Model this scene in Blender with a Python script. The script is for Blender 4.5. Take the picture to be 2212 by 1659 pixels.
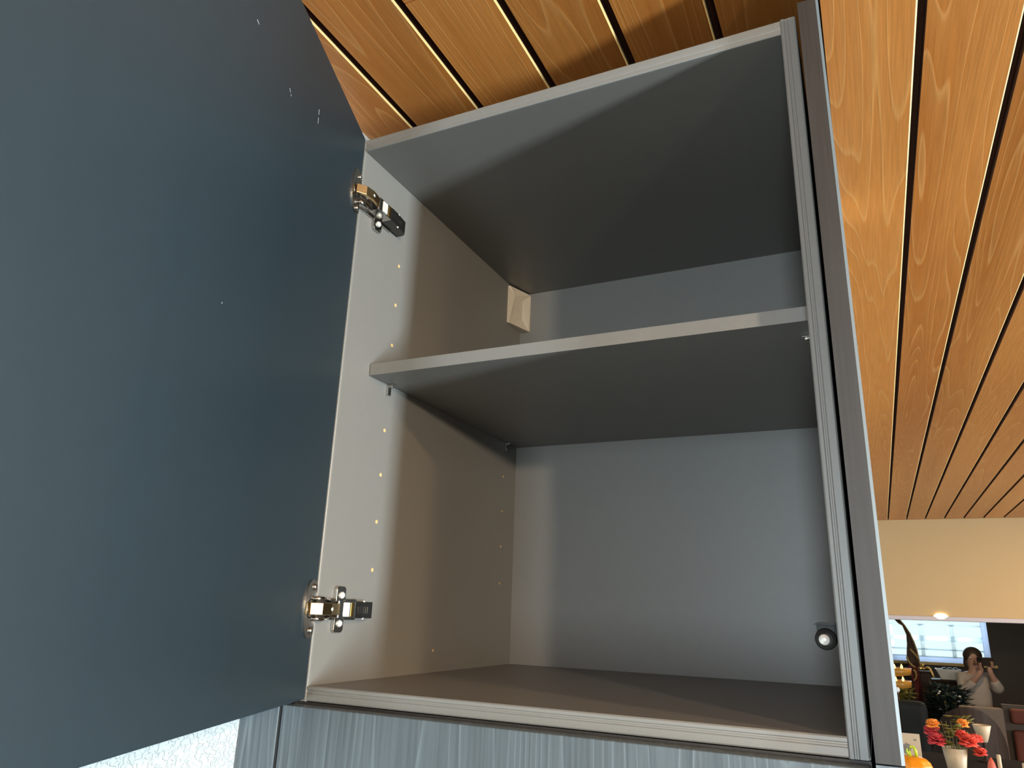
import bpy, bmesh, math, random
from mathutils import Vector, Matrix, Euler
random.seed(7)
for o in list(bpy.data.objects): bpy.data.objects.remove(o)
SC = bpy.context.scene
COL = SC.collection
Z0 = 1.5                                  # height of the cabinet floor above the room floor
R = math.radians

# ------------------------------------------------------------------ camera
cam_d = bpy.data.cameras.new('camera'); cam = bpy.data.objects.new('camera', cam_d); COL.objects.link(cam)
YAW, PITCH, ROLL = R(-25.89725552), R(17.30758351), R(2.01063674)
f_ = Vector((math.sin(YAW)*math.cos(PITCH), math.cos(YAW)*math.cos(PITCH), math.sin(PITCH)))
r0 = Vector((math.cos(YAW), -math.sin(YAW), 0)); u0 = r0.cross(f_)
r_ = r0*math.cos(ROLL)+u0*math.sin(ROLL); u_ = -r0*math.sin(ROLL)+u0*math.cos(ROLL)
M = Matrix(((r_.x, u_.x, -f_.x), (r_.y, u_.y, -f_.y), (r_.z, u_.z, -f_.z))).to_4x4()
M.translation = Vector((0.59386, -0.71503, Z0+0.08909))
cam.matrix_world = M
cam_d.sensor_width = 36; cam_d.lens = 1575.745*36/2212; cam_d.clip_start = 0.01
SC.camera = cam

# ------------------------------------------------------------------ world, lights, exposure
wd = bpy.data.worlds.new('sky'); SC.world = wd; wd.use_nodes = True
bg = wd.node_tree.nodes['Background']; bg.inputs[0].default_value = (0.80, 0.95, 1.0, 1); bg.inputs[1].default_value = 1.25
def area(name, loc, target, sx, sy, power, col, spread=180):
    d = bpy.data.lights.new(name, 'AREA'); d.shape = 'RECTANGLE'; d.size = sx; d.size_y = sy
    d.energy = power; d.color = col; d.spread = R(spread)
    o = bpy.data.objects.new(name, d); COL.objects.link(o); o.location = loc
    o.rotation_euler = (Vector(target)-Vector(loc)).to_track_quat('-Z', 'Y').to_euler()
    return o
area('daylight_narrow_window', (4.42, -1.03, 1.12), (0.0, -0.95, 1.40), 0.30, 1.15, 385, (0.86, 0.95, 1.0))
area('added_ceiling_fill', (4.42, 2.75, 1.55), (2.0, 2.6, 2.35), 3.0, 1.15, 300, (0.95, 0.97, 1.0))  # unseen source, added to brighten the ceiling and plank bevels
area('daylight_front_window', (0.86, -4.15, 1.45), (0.86, 0, 1.45), 0.38, 1.35, 100, (0.84, 0.93, 1.0))
d = bpy.data.lights.new('pendant_bulb', 'POINT'); d.energy = 310; d.color = (1.0, 0.84, 0.63); d.shadow_soft_size = 0.07
o = bpy.data.objects.new('pendant_bulb', d); COL.objects.link(o); o.location = (2.84, -2.49, 2.10)
area('daylight_far_window', (1.25, 11.5, 1.75), (1.25, 5, 1.2), 1.2, 0.9, 25, (0.8, 0.95, 1.0))
SC.view_settings.view_transform = 'Standard'; SC.view_settings.look = 'None'
SC.view_settings.gamma = 1; SC.view_settings.use_curve_mapping = False
SC.view_settings.exposure = 0.0

# ------------------------------------------------------------------ materials
def new_mat(name):
    m = bpy.data.materials.new(name); m.use_nodes = True
    nt = m.node_tree; b = nt.nodes['Principled BSDF']
    return m, nt, b
def N(nt, t, **kw):
    n = nt.nodes.new(t)
    for k, v in kw.items():
        if k.startswith('_'): n.inputs[k[1:].replace('_', ' ')].default_value = v
        else: setattr(n, k, v)
    return n
def plain(name, col, rough=0.5, metal=0.0, var=0.08, scale=30, bump=0.0, spec=0.5, coat=0.0, bscale=None):
    """base colour with a little procedural mottling and relief"""
    m, nt, b = new_mat(name); L = nt.links.new
    tc = N(nt, 'ShaderNodeTexCoord'); nz = N(nt, 'ShaderNodeTexNoise', _Scale=scale, _Detail=4.0)
    L(tc.outputs['Object'], nz.inputs['Vector'])
    mx = N(nt, 'ShaderNodeMix', data_type='RGBA')
    mx.inputs[6].default_value = (*[c*(1-var) for c in col], 1); mx.inputs[7].default_value = (*[min(1, c*(1+var)) for c in col], 1)
    L(nz.outputs['Fac'], mx.inputs[0]); L(mx.outputs[2], b.inputs['Base Color'])
    b.inputs['Roughness'].default_value = rough; b.inputs['Metallic'].default_value = metal
    b.inputs['Specular IOR Level'].default_value = spec; b.inputs['Coat Weight'].default_value = coat
    if bump:
        n2 = N(nt, 'ShaderNodeTexNoise', _Scale=bscale or scale*6, _Detail=3.0); L(tc.outputs['Object'], n2.inputs['Vector'])
        bp = N(nt, 'ShaderNodeBump', _Strength=bump, _Distance=0.002); L(n2.outputs['Fac'], bp.inputs['Height']); L(bp.outputs['Normal'], b.inputs['Normal'])
    return m
def emit(name, col, strength):
    m, nt, b = new_mat(name)
    b.inputs['Base Color'].default_value = (*col, 1); b.inputs['Emission Color'].default_value = (*col, 1)
    b.inputs['Emission Strength'].default_value = strength
    return m
def wood(name, dark, mid, light, axis='Y', rings=11.0, rough=0.36, stretch=0.055, streak=0.35, bump=0.25, line=0.5, ring_bump=0.5, tint=0.35, spec=0.5):
    m, nt, b = new_mat(name); L = nt.links.new
    tc = N(nt, 'ShaderNodeTexCoord'); oi = N(nt, 'ShaderNodeObjectInfo')
    sc = {'X': (stretch, 1, 1), 'Y': (1, stretch, 1), 'Z': (1, 1, stretch)}[axis]
    mp = N(nt, 'ShaderNodeMapping'); mp.inputs['Scale'].default_value = sc
    L(tc.outputs['Object'], mp.inputs['Vector'])
    ml = N(nt, 'ShaderNodeMath', operation='MULTIPLY'); ml.inputs[1].default_value = 37.0; L(oi.outputs['Random'], ml.inputs[0])
    cb = N(nt, 'ShaderNodeCombineXYZ'); L(ml.outputs[0], cb.inputs[0]); L(ml.outputs[0], cb.inputs[1]); L(ml.outputs[0], cb.inputs[2])
    ad = N(nt, 'ShaderNodeVectorMath', operation='ADD'); L(mp.outputs[0], ad.inputs[0]); L(cb.outputs[0], ad.inputs[1])
    big = N(nt, 'ShaderNodeTexNoise', _Scale=10.0, _Detail=1.5, _Roughness=0.4); L(ad.outputs[0], big.inputs['Vector'])
    # growth rings: contour lines of the slow noise
    k = N(nt, 'ShaderNodeMath', operation='MULTIPLY'); k.inputs[1].default_value = rings; L(big.outputs['Fac'], k.inputs[0])
    fr = N(nt, 'ShaderNodeMath', operation='FRACT'); L(k.outputs[0], fr.inputs[0])
    rr = N(nt, 'ShaderNodeValToRGB'); L(fr.outputs[0], rr.inputs[0])
    e = rr.color_ramp.elements; e[0].position = 0.0; e[0].color = (0, 0, 0, 1); e[1].position = 0.80; e[1].color = (0.25, 0.25, 0.25, 1)
    e2 = rr.color_ramp.elements.new(0.93); e2.color = (1, 1, 1, 1); e3 = rr.color_ramp.elements.new(1.0); e3.color = (0, 0, 0, 1)
    # fine pores
    sc2 = {'X': (0.03, 1, 1), 'Y': (1, 0.03, 1), 'Z': (1, 1, 0.03)}[axis]
    mp2 = N(nt, 'ShaderNodeMapping'); mp2.inputs['Scale'].default_value = sc2; L(tc.outputs['Object'], mp2.inputs['Vector'])
    ad2 = N(nt, 'ShaderNodeVectorMath', operation='ADD'); L(mp2.outputs[0], ad2.inputs[0]); L(cb.outputs[0], ad2.inputs[1])
    por = N(nt, 'ShaderNodeTexNoise', _Scale=330.0, _Detail=2.0); L(ad2.outputs[0], por.inputs['Vector'])
    blot = N(nt, 'ShaderNodeTexNoise', _Scale=5.0, _Detail=3.0); L(ad.outputs[0], blot.inputs['Vector'])
    c1 = N(nt, 'ShaderNodeMix', data_type='RGBA'); c1.inputs[6].default_value = (*dark, 1); c1.inputs[7].default_value = (*mid, 1)
    br = N(nt, 'ShaderNodeMapRange'); br.inputs[1].default_value = 0.32; br.inputs[2].default_value = 0.62; L(blot.outputs['Fac'], br.inputs[0]); L(br.outputs[0], c1.inputs[0])
    c2 = N(nt, 'ShaderNodeMix', data_type='RGBA'); c2.inputs[7].default_value = (*light, 1)
    lm = N(nt, 'ShaderNodeMath', operation='MULTIPLY'); lm.inputs[1].default_value = line; L(rr.outputs[0], lm.inputs[0])
    L(lm.outputs[0], c2.inputs[0]); L(c1.outputs[2], c2.inputs[6])
    c3 = N(nt, 'ShaderNodeMix', data_type='RGBA', blend_type='MULTIPLY'); L(c2.outputs[2], c3.inputs[6])
    pr = N(nt, 'ShaderNodeMapRange'); pr.inputs[1].default_value = 0.3; pr.inputs[2].default_value = 0.7; pr.inputs[3].default_value = 1-streak; pr.inputs[4].default_value = 1+streak*0.5
    L(por.outputs['Fac'], pr.inputs[0]); c3.inputs[0].default_value = 1.0; L(pr.outputs[0], c3.inputs[7])
    c4 = N(nt, 'ShaderNodeMix', data_type='RGBA', blend_type='MULTIPLY'); c4.inputs[0].default_value = 1.0; L(c3.outputs[2], c4.inputs[6])
    tr = N(nt, 'ShaderNodeMapRange'); tr.inputs[3].default_value = 1-tint; tr.inputs[4].default_value = 1+tint*0.3; L(oi.outputs['Random'], tr.inputs[0]); L(tr.outputs[0], c4.inputs[7])
    L(c4.outputs[2], b.inputs['Base Color'])
    b.inputs['Roughness'].default_value = rough; b.inputs['Specular IOR Level'].default_value = spec
    hs = N(nt, 'ShaderNodeMath', operation='MULTIPLY_ADD'); hs.inputs[1].default_value = ring_bump; L(rr.outputs[0], hs.inputs[0]); L(por.outputs['Fac'], hs.inputs[2])
    bp = N(nt, 'ShaderNodeBump', _Strength=bump, _Distance=0.001); L(hs.outputs[0], bp.inputs['Height']); L(bp.outputs['Normal'], b.inputs['Normal'])
    return m
MAT = {}
MAT['plank'] = wood('honey_cedar_plank', (0.44, 0.135, 0.022), (0.64, 0.235, 0.050), (0.82, 0.42, 0.14), bump=0.16, line=0.42, streak=0.13, tint=0.16, rings=26, stretch=0.05, ring_bump=0.9, rough=0.34)
MAT['litbevel'] = plain('painted_lit_bevel', (0.88, 0.62, 0.26), rough=0.45)  # light caught by the plank bevel, painted as a paler colour
MAT['groove'] = plain('shaded_groove', (0.10, 0.030, 0.009), rough=0.7)  # shade of the plank gaps painted onto plank sides and backing
MAT['ash'] = wood('charcoal_stained_ash', (0.068, 0.085, 0.098), (0.090, 0.112, 0.128), (0.30, 0.37, 0.41), axis='Z', rings=24, rough=0.36, streak=0.22, bump=0.08, line=0.25, stretch=0.05, tint=0.05)
MAT['ash_edge'] = wood('brown_grey_ash', (0.027, 0.023, 0.020), (0.034, 0.029, 0.026), (0.043, 0.037, 0.033), axis='Z', rings=5, rough=0.5, streak=0.22, bump=0.06, line=0.1, tint=0.0)
MAT['glintedge'] = plain('painted_bevel_glint', (0.085, 0.105, 0.115), rough=0.4, var=0.05)  # window glint on the end panel bevel, painted as a pale strip
MAT['laminate'] = plain('graphite_laminate', (0.190, 0.180, 0.165), rough=0.42, var=0.03, scale=60, bump=0.03, bscale=900)
MAT['edging'] = plain('grey_edge_band', (0.215, 0.21, 0.195), rough=0.38, var=0.04, scale=80)
MAT['door'] = plain('dark_slate_laminate', (0.016, 0.027, 0.034), rough=0.40, var=0.05, scale=40, bump=0.03, bscale=1200)
MAT['chrome'] = plain('nickel_plated_steel', (0.62, 0.60, 0.56), rough=0.16, metal=1.0, var=0.05)
MAT['darkmetal'] = plain('black_nickel', (0.10, 0.095, 0.09), rough=0.25, metal=0.9, var=0.05)
MAT['darkplastic'] = plain('dark_brown_plastic', (0.022, 0.020, 0.018), rough=0.5, spec=0.3)
MAT['cream'] = plain('cream_plastic', (0.62, 0.52, 0.40), rough=0.5, var=0.04)
MAT['whitemetal'] = plain('silver_pin', (0.85, 0.82, 0.78), rough=0.25, metal=0.3, var=0.03)
MAT['hole'] = plain('raw_chipboard_hole', (0.70, 0.46, 0.20), rough=0.7, var=0.1)
MAT['scratch'] = plain('scratched_laminate', (0.55, 0.58, 0.60), rough=0.6)
MAT['black'] = plain('black_board', (0.010, 0.008, 0.006), rough=0.9, spec=0.08)
MAT['plaster'] = plain('white_textured_plaster', (0.47, 0.52, 0.535), rough=0.7, var=0.03, scale=12)
MAT['beige'] = plain('beige_wall_paint', (0.45, 0.305, 0.145), rough=0.75, var=0.02, scale=6)
MAT['coolwall'] = plain('cool_grey_wall_paint', (0.20, 0.235, 0.27), rough=0.8, var=0.03)
MAT['trimwhite'] = plain('white_trim_paint', (0.46, 0.41, 0.42), rough=0.5, var=0.02)
MAT['floor'] = plain('grey_stone_floor', (0.030, 0.036, 0.042), rough=0.5, var=0.15, scale=5)
MAT['brownwall'] = plain('dark_brown_panelling', (0.060, 0.042, 0.028), rough=0.6, var=0.12, scale=3)
MAT['frame'] = None
def translucent(name, col, k):
    m, nt, b = new_mat(name); L = nt.links.new
    tc = N(nt, 'ShaderNodeTexCoord'); nz = N(nt, 'ShaderNodeTexNoise', _Scale=14.0); L(tc.outputs['Object'], nz.inputs['Vector'])
    rp = N(nt, 'ShaderNodeMix', data_type='RGBA'); rp.inputs[6].default_value = (*[c*0.92 for c in col], 1); rp.inputs[7].default_value = (*col, 1); L(nz.outputs['Fac'], rp.inputs[0])
    t = N(nt, 'ShaderNodeBsdfTranslucent'); L(rp.outputs[2], t.inputs[0]); L(rp.outputs[2], b.inputs['Base Color'])
    mx = N(nt, 'ShaderNodeMixShader'); mx.inputs[0].default_value = k
    L(b.outputs[0], mx.inputs[1]); L(t.outputs[0], mx.inputs[2]); L(mx.outputs[0], nt.nodes['Material Output'].inputs['Surface'])
    return m
MAT['frame'] = translucent('pale_window_frame', (0.72, 0.78, 0.92), 0.75)
MAT['muntin'] = translucent('white_window_bar', (0.80, 0.82, 0.82), 0.75)
MAT['blind'] = translucent('pale_blind_slat', (0.88, 0.94, 0.97), 0.9)
MAT['darkwood'] = wood('espresso_wood', (0.020, 0.012, 0.009), (0.032, 0.020, 0.015), (0.045, 0.03, 0.022), axis='Z', rough=0.6, tint=0, spec=0.15)
MAT['tintednickel'] = plain('ceiling_tinted_nickel', (0.80, 0.55, 0.26), rough=0.2, metal=1.0)  # orange ceiling reflection put into the colour of the hinge arm
MAT['brass'] = plain('polished_brass', (0.75, 0.48, 0.14), rough=0.22, metal=1.0)
MAT['goldtrim'] = plain('gold_braid', (0.72, 0.50, 0.18), rough=0.5, var=0.2, scale=120)
MAT['brasslamp'] = plain('amber_glass', (0.62, 0.30, 0.05), rough=0.25)
MAT['maroon'] = plain('maroon_velvet', (0.20, 0.040, 0.042), rough=0.8, var=0.2, scale=20)
MAT['browncloth'] = plain('brown_drape', (0.11, 0.07, 0.045), rough=0.8, var=0.25, scale=15)
MAT['olive'] = plain('olive_leaf', (0.20, 0.17, 0.035), rough=0.55, var=0.35, scale=25)
MAT['darkleaf'] = plain('dark_teal_leaf', (0.022, 0.04, 0.038), rough=0.35, var=0.4, scale=25)
MAT['leaf'] = plain('green_leaf', (0.13, 0.12, 0.02), rough=0.5, var=0.35, scale=40)
MAT['greycloth'] = plain('dark_grey_leather', (0.016, 0.018, 0.018), rough=0.7, var=0.2, scale=20, spec=0.15)
MAT['taupe'] = plain('taupe_upholstery', (0.22, 0.17, 0.13), rough=0.85, var=0.1, scale=40, bump=0.2)
MAT['brick'] = plain('brick_red_upholstery', (0.15, 0.040, 0.024), rough=0.8, var=0.12, scale=30, bump=0.2)
MAT['ivory'] = plain('ivory_ceramic', (0.48, 0.38, 0.25), rough=0.5, var=0.1, scale=20)
MAT['white'] = plain('white_ceramic', (0.82, 0.85, 0.86), rough=0.35, var=0.03)
MAT['redflower'] = plain('red_petal', (0.62, 0.055, 0.030), rough=0.6, var=0.35, scale=60)
MAT['pinkflower'] = plain('crimson_petal', (0.55, 0.045, 0.055), rough=0.6, var=0.35, scale=60)
MAT['orangeflower'] = plain('orange_petal', (0.90, 0.26, 0.03), rough=0.6, var=0.3, scale=60)
MAT['pumpkin'] = plain('orange_glaze', (0.72, 0.24, 0.010), rough=0.25, var=0.2, scale=25)
MAT['stem'] = plain('lime_glaze', (0.42, 0.58, 0.03), rough=0.3, var=0.2, scale=40)
MAT['card'] = plain('cream_card', (0.45, 0.37, 0.27), rough=0.6, var=0.05)
MAT['print'] = plain('grey_print', (0.16, 0.16, 0.15), rough=0.6, var=0.4, scale=90)
MAT['skin'] = plain('skin', (0.52, 0.30, 0.22), rough=0.5, var=0.06)
MAT['hair'] = plain('dark_brown_hair', (0.045, 0.028, 0.018), rough=0.5, var=0.3, scale=60)
MAT['shirt'] = plain('pale_beige_cotton', (0.50, 0.44, 0.40), rough=0.85, var=0.06, scale=25, bump=0.15)
MAT['trousers'] = plain('dark_trousers', (0.03, 0.022, 0.022), rough=0.8)
MAT['lamp'] = emit('lamp_diffuser', (1.0, 0.88, 0.62), 6.0)
MAT['flame'] = emit('candle_flame', (1.0, 0.62, 0.12), 5.0)
MAT['ceilfill'] = plain('warm_ceiling_paint', (0.55, 0.40, 0.24), rough=0.7)
# glass
def glass():
    m, nt, b = new_mat('window_glass'); L = nt.links.new
    tr = N(nt, 'ShaderNodeBsdfTransparent'); tr.inputs[0].default_value = (0.93, 0.97, 0.98, 1)
    gl = N(nt, 'ShaderNodeBsdfGlossy'); gl.inputs['Roughness'].default_value = 0.03
    fz = N(nt, 'ShaderNodeFresnel', _IOR=1.45); mx = N(nt, 'ShaderNodeMixShader')
    L(fz.outputs[0], mx.inputs[0]); L(tr.outputs[0], mx.inputs[1]); L(gl.outputs[0], mx.inputs[2])
    L(mx.outputs[0], nt.nodes['Material Output'].inputs['Surface'])
    return m
MAT['glass'] = glass()
# stamped-plaster relief for the white wall
def plaster_relief(m):
    nt = m.node_tree; L = nt.links.new; b = nt.nodes['Principled BSDF']
    tc = N(nt, 'ShaderNodeTexCoord'); nz = N(nt, 'ShaderNodeTexNoise', _Scale=130.0, _Detail=2.0, _Distortion=1.2)
    L(tc.outputs['Object'], nz.inputs['Vector'])
    rp = N(nt, 'ShaderNodeValToRGB'); rp.color_ramp.elements[0].position = 0.44; rp.color_ramp.elements[1].position = 0.56; L(nz.outputs['Fac'], rp.inputs[0])
    bp = N(nt, 'ShaderNodeBump', _Strength=0.7, _Distance=0.0017); L(rp.outputs[0], bp.inputs['Height']); L(bp.outputs['Normal'], b.inputs['Normal'])
plaster_relief(MAT['plaster'])

# ------------------------------------------------------------------ mesh helpers
class MB:
    def __init__(s): s.v = []; s.f = []; s.sm = []
    def add(s, vs, fs, smooth=False, mat=None):
        n = len(s.v); s.v += [tuple((mat @ Vector(v)) if mat else v) for v in vs]
        s.f += [tuple(i+n for i in f) for f in fs]; s.sm += [smooth]*len(fs); return s
    def box(s, x0, x1, y0, y1, z0, z1, mat=None):
        vs = [(x, y, z) for z in (z0, z1) for y in (y0, y1) for x in (x0, x1)]
        return s.add(vs, [(0, 2, 3, 1), (4, 5, 7, 6), (0, 1, 5, 4), (2, 6, 7, 3), (0, 4, 6, 2), (1, 3, 7, 5)], mat=mat)
    def prism(s, prof, a0, a1, axis='Y', mat=None, smooth=False):
        """profile of 2-D points swept along an axis"""
        def P(p, a): return {'X': (a, p[0], p[1]), 'Y': (p[0], a, p[1]), 'Z': (p[0], p[1], a)}[axis]
        n = len(prof); vs = [P(p, a0) for p in prof]+[P(p, a1) for p in prof]
        s.add(vs, [tuple(range(n))[::-1], tuple(range(n, 2*n))], mat=mat)
        return s.add(vs, [(i, (i+1) % n, n+(i+1) % n, n+i) for i in range(n)], smooth, mat=mat)
    def lathe(s, prof, n=24, c=(0, 0, 0), rib=None, mat=None):
        """profile (r, z) turned about Z; rib(angle) scales the radius"""
        vs = []; k = len(prof)
        for r, z in prof:
            for i in range(n):
                a = 2*math.pi*i/n; q = r*(rib(a) if rib else 1); vs.append((c[0]+q*math.cos(a), c[1]+q*math.sin(a), c[2]+z))
        fs = [(j*n+i, j*n+(i+1) % n, (j+1)*n+(i+1) % n, (j+1)*n+i) for j in range(k-1) for i in range(n)]
        fs += [tuple(range(n))[::-1], tuple(range((k-1)*n, k*n))]
        return s.add(vs, fs, True, mat)
    def tube(s, pts, rad, n=10, mat=None):
        pts = [Vector(p) for p in pts]; vs = []
        for i, p in enumerate(pts):
            t = (pts[min(i+1, len(pts)-1)]-pts[max(i-1, 0)]).normalized()
            a = t.orthogonal().normalized() if abs(t.z) > 0.95 else t.cross(Vector((0, 0, 1))).normalized(); b = t.cross(a)
            r = rad[i] if isinstance(rad, (list, tuple)) else rad
            for j in range(n):
                q = 2*math.pi*j/n; vs.append(p+a*r*math.cos(q)+b*r*math.sin(q))
        k = len(pts)
        fs = [(i*n+j, i*n+(j+1) % n, (i+1)*n+(j+1) % n, (i+1)*n+j) for i in range(k-1) for j in range(n)]
        fs += [tuple(range(n))[::-1], tuple(range((k-1)*n, k*n))]
        return s.add(vs, fs, True, mat)
    def ball(s, c, r, n=12, m=8, sq=(1, 1, 1)):
        prof = [(max(1e-4, math.sin(math.pi*j/m)), -math.cos(math.pi*j/m)) for j in range(m+1)]
        return s.lathe(prof, n, mat=Matrix.Translation(c) @ Matrix.Diagonal((r*sq[0], r*sq[1], r*sq[2], 1)))
    def build(s, name, mat, parent=None, bevel=0, seg=2, loc=None, sub=0):
        me = bpy.data.meshes.new(name); me.from_pydata([tuple(v) for v in s.v], [], s.f); me.update()
        for p, q in zip(me.polygons, s.sm): p.use_smooth = q
        bm = bmesh.new(); bm.from_mesh(me); bmesh.ops.recalc_face_normals(bm, faces=bm.faces); bm.to_mesh(me); bm.free()
        me.materials.append(MAT[mat] if isinstance(mat, str) else mat)
        o = bpy.data.objects.new(name, me); COL.objects.link(o)
        if parent is not None: o.parent = parent
        if loc: o.location = loc
        if bevel:
            b = o.modifiers.new('bevel', 'BEVEL'); b.width = bevel; b.segments = seg; b.limit_method = 'ANGLE'; b.angle_limit = R(40)
        if sub:
            b = o.modifiers.new('subdivide', 'SUBSURF'); b.levels = sub; b.render_levels = sub
        return o
def tag(o, label, cat, group=None):
    o['label'] = label; o['category'] = cat
    if group: o['group'] = group
    return o
def empty(name, loc=(0, 0, 0), rz=0.0):
    o = bpy.data.objects.new(name, None); COL.objects.link(o); o.location = loc; o.rotation_euler = (0, 0, rz); o.empty_display_size = 0.05; return o
def struct(o): o['kind'] = 'structure'; return o
def copy_tree(o, parent=None):
    c = o.copy(); COL.objects.link(c)
    if parent is not None: c.parent = parent
    for ch in list(o.children): copy_tree(ch, c)
    return c

# ------------------------------------------------------------------ the room shell
WX, EX = -0.0755, 4.3                 # white wall on the left, wall on the right
NY, FY, BY = -4.0, 5.33, 11.2         # wall behind the photographer, header wall, end wall of the next room
CZ = Z0+0.819                         # underside of the planks
PT = 0.018
struct(MB().box(WX-0.1, EX+0.1, NY-0.1, BY+0.1, -0.08, 0).build('floor', 'floor'))
struct(MB().box(WX-0.12, WX, NY-0.1, BY+0.1, 0, CZ+0.06).build('wall_left', 'plaster'))
WIN = ((-1.20, -0.86, 0.52, 1.72), (1.2, 4.3, 0.92, 2.18))       # y0, y1, z0, z1 of the two openings, the second added for ceiling fill
w = MB(); ye = NY-0.1
for a, b, c0, c1 in WIN:
    w.box(EX, EX+0.12, ye, a, 0, CZ+0.06).box(EX, EX+0.12, a, b, 0, c0).box(EX, EX+0.12, a, b, c1, CZ+0.06); ye = b
w.box(EX, EX+0.12, ye, BY+0.1, 0, CZ+0.06)
struct(w.build('wall_right', 'coolwall'))
gx0, gx1, gz0, gz1 = 0.64, 1.08, 0.75, 2.15
w = MB().box(WX, gx0, NY-0.12, NY, 0, CZ+0.06).box(gx1, EX, NY-0.12, NY, 0, CZ+0.06).box(gx0, gx1, NY-0.12, NY, gz1, CZ+0.06).box(gx0, gx1, NY-0.12, NY, 0, gz0)
struct(w.build('wall_front', 'coolwall'))
struct(MB().box(WX, 0.606, 0.572, 0.66, 0, CZ).build('wall_back', 'plaster'))
# ceiling: dark backing with cedar planks hung below it, each plank its own board
backing = struct(MB().box(WX-0.1, EX+0.1, NY-0.1, FY+0.1, CZ+PT, CZ+PT+0.03).build('ceiling', 'groove'))
PITCH_P = 0.1185; PW = PITCH_P-0.0105
def plank_mesh(length):
    ch = 0.0022
    prof = [(0.0, 0), (PW-ch, 0), (PW, ch), (PW, PT), (0.0, PT)]
    b = MB().prism(prof, 0, length, 'Y'); return b
rot = R(-0.38)
def plank(i, y0, y1, first={}):
    L_ = round(y1-y0, 3)
    x = 0.0055-PITCH_P+0.0105+i*PITCH_P
    if L_ not in first:
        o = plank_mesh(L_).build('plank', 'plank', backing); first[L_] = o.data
        o.data.materials.append(MAT['litbevel']); o.data.materials.append(MAT['groove'])
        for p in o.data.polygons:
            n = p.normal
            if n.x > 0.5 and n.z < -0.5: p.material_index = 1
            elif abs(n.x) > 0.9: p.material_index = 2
    else:
        o = bpy.data.objects.new('plank', first[L_]); COL.objects.link(o); o.parent = backing
    piv = Vector((0.594, 0.1)); d = Vector((x, y0))-piv
    o.location = (piv.x+d.x*math.cos(rot)-d.y*math.sin(rot), piv.y+d.x*math.sin(rot)+d.y*math.cos(rot), CZ)
    o.rotation_euler = (0, 0, rot)
for i in range(0, 37):
    if i == 2: plank(i, NY+0.03, -0.119); plank(i, -0.1175, FY-0.005)
    else: plank(i, NY+0.03, FY-0.005)
# header wall above the opening into the next room
struct(MB().box(WX, EX, FY, FY+0.14, Z0+0.155, CZ+0.02).build('wall_header', 'beige'))
struct(MB().box(WX, EX, FY-0.012, FY+0.152, Z0+0.126, Z0+0.1549).build('trim_1', 'trimwhite', bevel=0.004))
struct(MB().box(WX, EX, FY+0.14, BY, CZ+0.02, CZ+0.05).build('ceiling_next_room', 'ceilfill'))
# end wall of the next room with its window
vx0, vx1, vz0, vz1 = 0.70, 1.93, 1.13, 2.12
w = MB().box(WX, vx0, BY, BY+0.12, 0, CZ+0.05).box(vx1, EX, BY, BY+0.12, 0, CZ+0.05).box(vx0, vx1, BY, BY+0.12, 0, vz0).box(vx0, vx1, BY, BY+0.12, vz1, CZ+0.05)
struct(w.build('wall_far', 'brownwall'))
def window(name, x0, x1, z0, z1, place, bars_x, bars_z, fw=0.05, bw=0.03):
    r = empty(name); struct(r)
    fr = MB().box(x0, x0+fw, -0.03, 0.03, z0, z1).box(x1-fw, x1, -0.03, 0.03, z0, z1).box(x0+fw, x1-fw, -0.03, 0.03, z0, z0+fw).box(x0+fw, x1-fw, -0.03, 0.03, z1-fw, z1)
    fr.build('window_frame', 'frame', r, bevel=0.004)
    xs = [x0+fw]+list(bars_x)+[x1-fw]
    for b in bars_x: MB().box(b-bw/2, b+bw/2, -0.02, 0.02, z0+fw, z1-fw).build('mullion', 'muntin', r)
    for a, b in zip(xs[:-1], xs[1:]): MB().box(a, b, -0.003, 0.003, z0+fw, z1-fw).build('pane', 'glass', r)
    r.matrix_world = place
    return r
wf = window('window_1', vx0, vx1, vz0, vz1, Matrix.Translation((0, BY+0.03, 0)), (1.155, 1.52), (), fw=0.07, bw=0.045)
for z, h in ((1.605, 0.010), (1.43, 0.035), (1.29, 0.010), (1.20, 0.006)):
    MB().box(vx0+0.07, vx1-0.07, -0.05, -0.02, z-h, z+h).build('blind_slat', 'blind', wf)
for k, (a, b, c0, c1) in enumerate(WIN):
    window('window_%d' % (k+2), a, b, c0, c1, Matrix.Translation((EX+0.05, 0, 0)) @ Matrix.Rotation(R(90), 4, 'Z'), ((a+b)/2,) if b-a > 1 else (), (), fw=0.03)  # the larger one is an unseen window added for the ceiling fill
window('window_4', gx0, gx1, gz0, gz1, Matrix.Translation((0, NY-0.06, 0)), (), (), fw=0.03)
struct(MB().box(vx0-0.05, vx1+0.05, BY-0.10, BY-0.001, vz0-0.035, vz0-0.001).build('trim_2', 'goldtrim', bevel=0.004))

# unseen ceiling lights, added to warm the kitchen and next room
def unseen_ceiling_light(x, y, label, power, z=CZ, r=0.085):
    t = empty('unseen_ceiling_light', (x, y, z))
    MB().lathe([(r, -0.001), (r+0.018, -0.004), (r+0.016, -0.014), (r, -0.018), (r-0.004, -0.012)], 28).build('trim_ring', 'trimwhite', t)
    MB().lathe([(r-0.006, -0.002), (r-0.006, -0.011), (0.001, -0.014)], 28).build('diffuser', 'lamp', t)
    tag(t, label, 'light', 'unseen round ceiling lights')
    d = bpy.data.lights.new('unseen_ceiling_bulb', 'AREA'); d.shape = 'DISK'; d.size = r*1.8; d.energy = power; d.color = (1.0, 0.72, 0.40)
    o = bpy.data.objects.new('unseen_ceiling_bulb', d); COL.objects.link(o); o.location = (x, y, z-0.022)
    return t
unseen_ceiling_light(2.30, -0.80, 'unseen round warm ceiling light on the wood planks right of the cabinet', 60)
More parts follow.
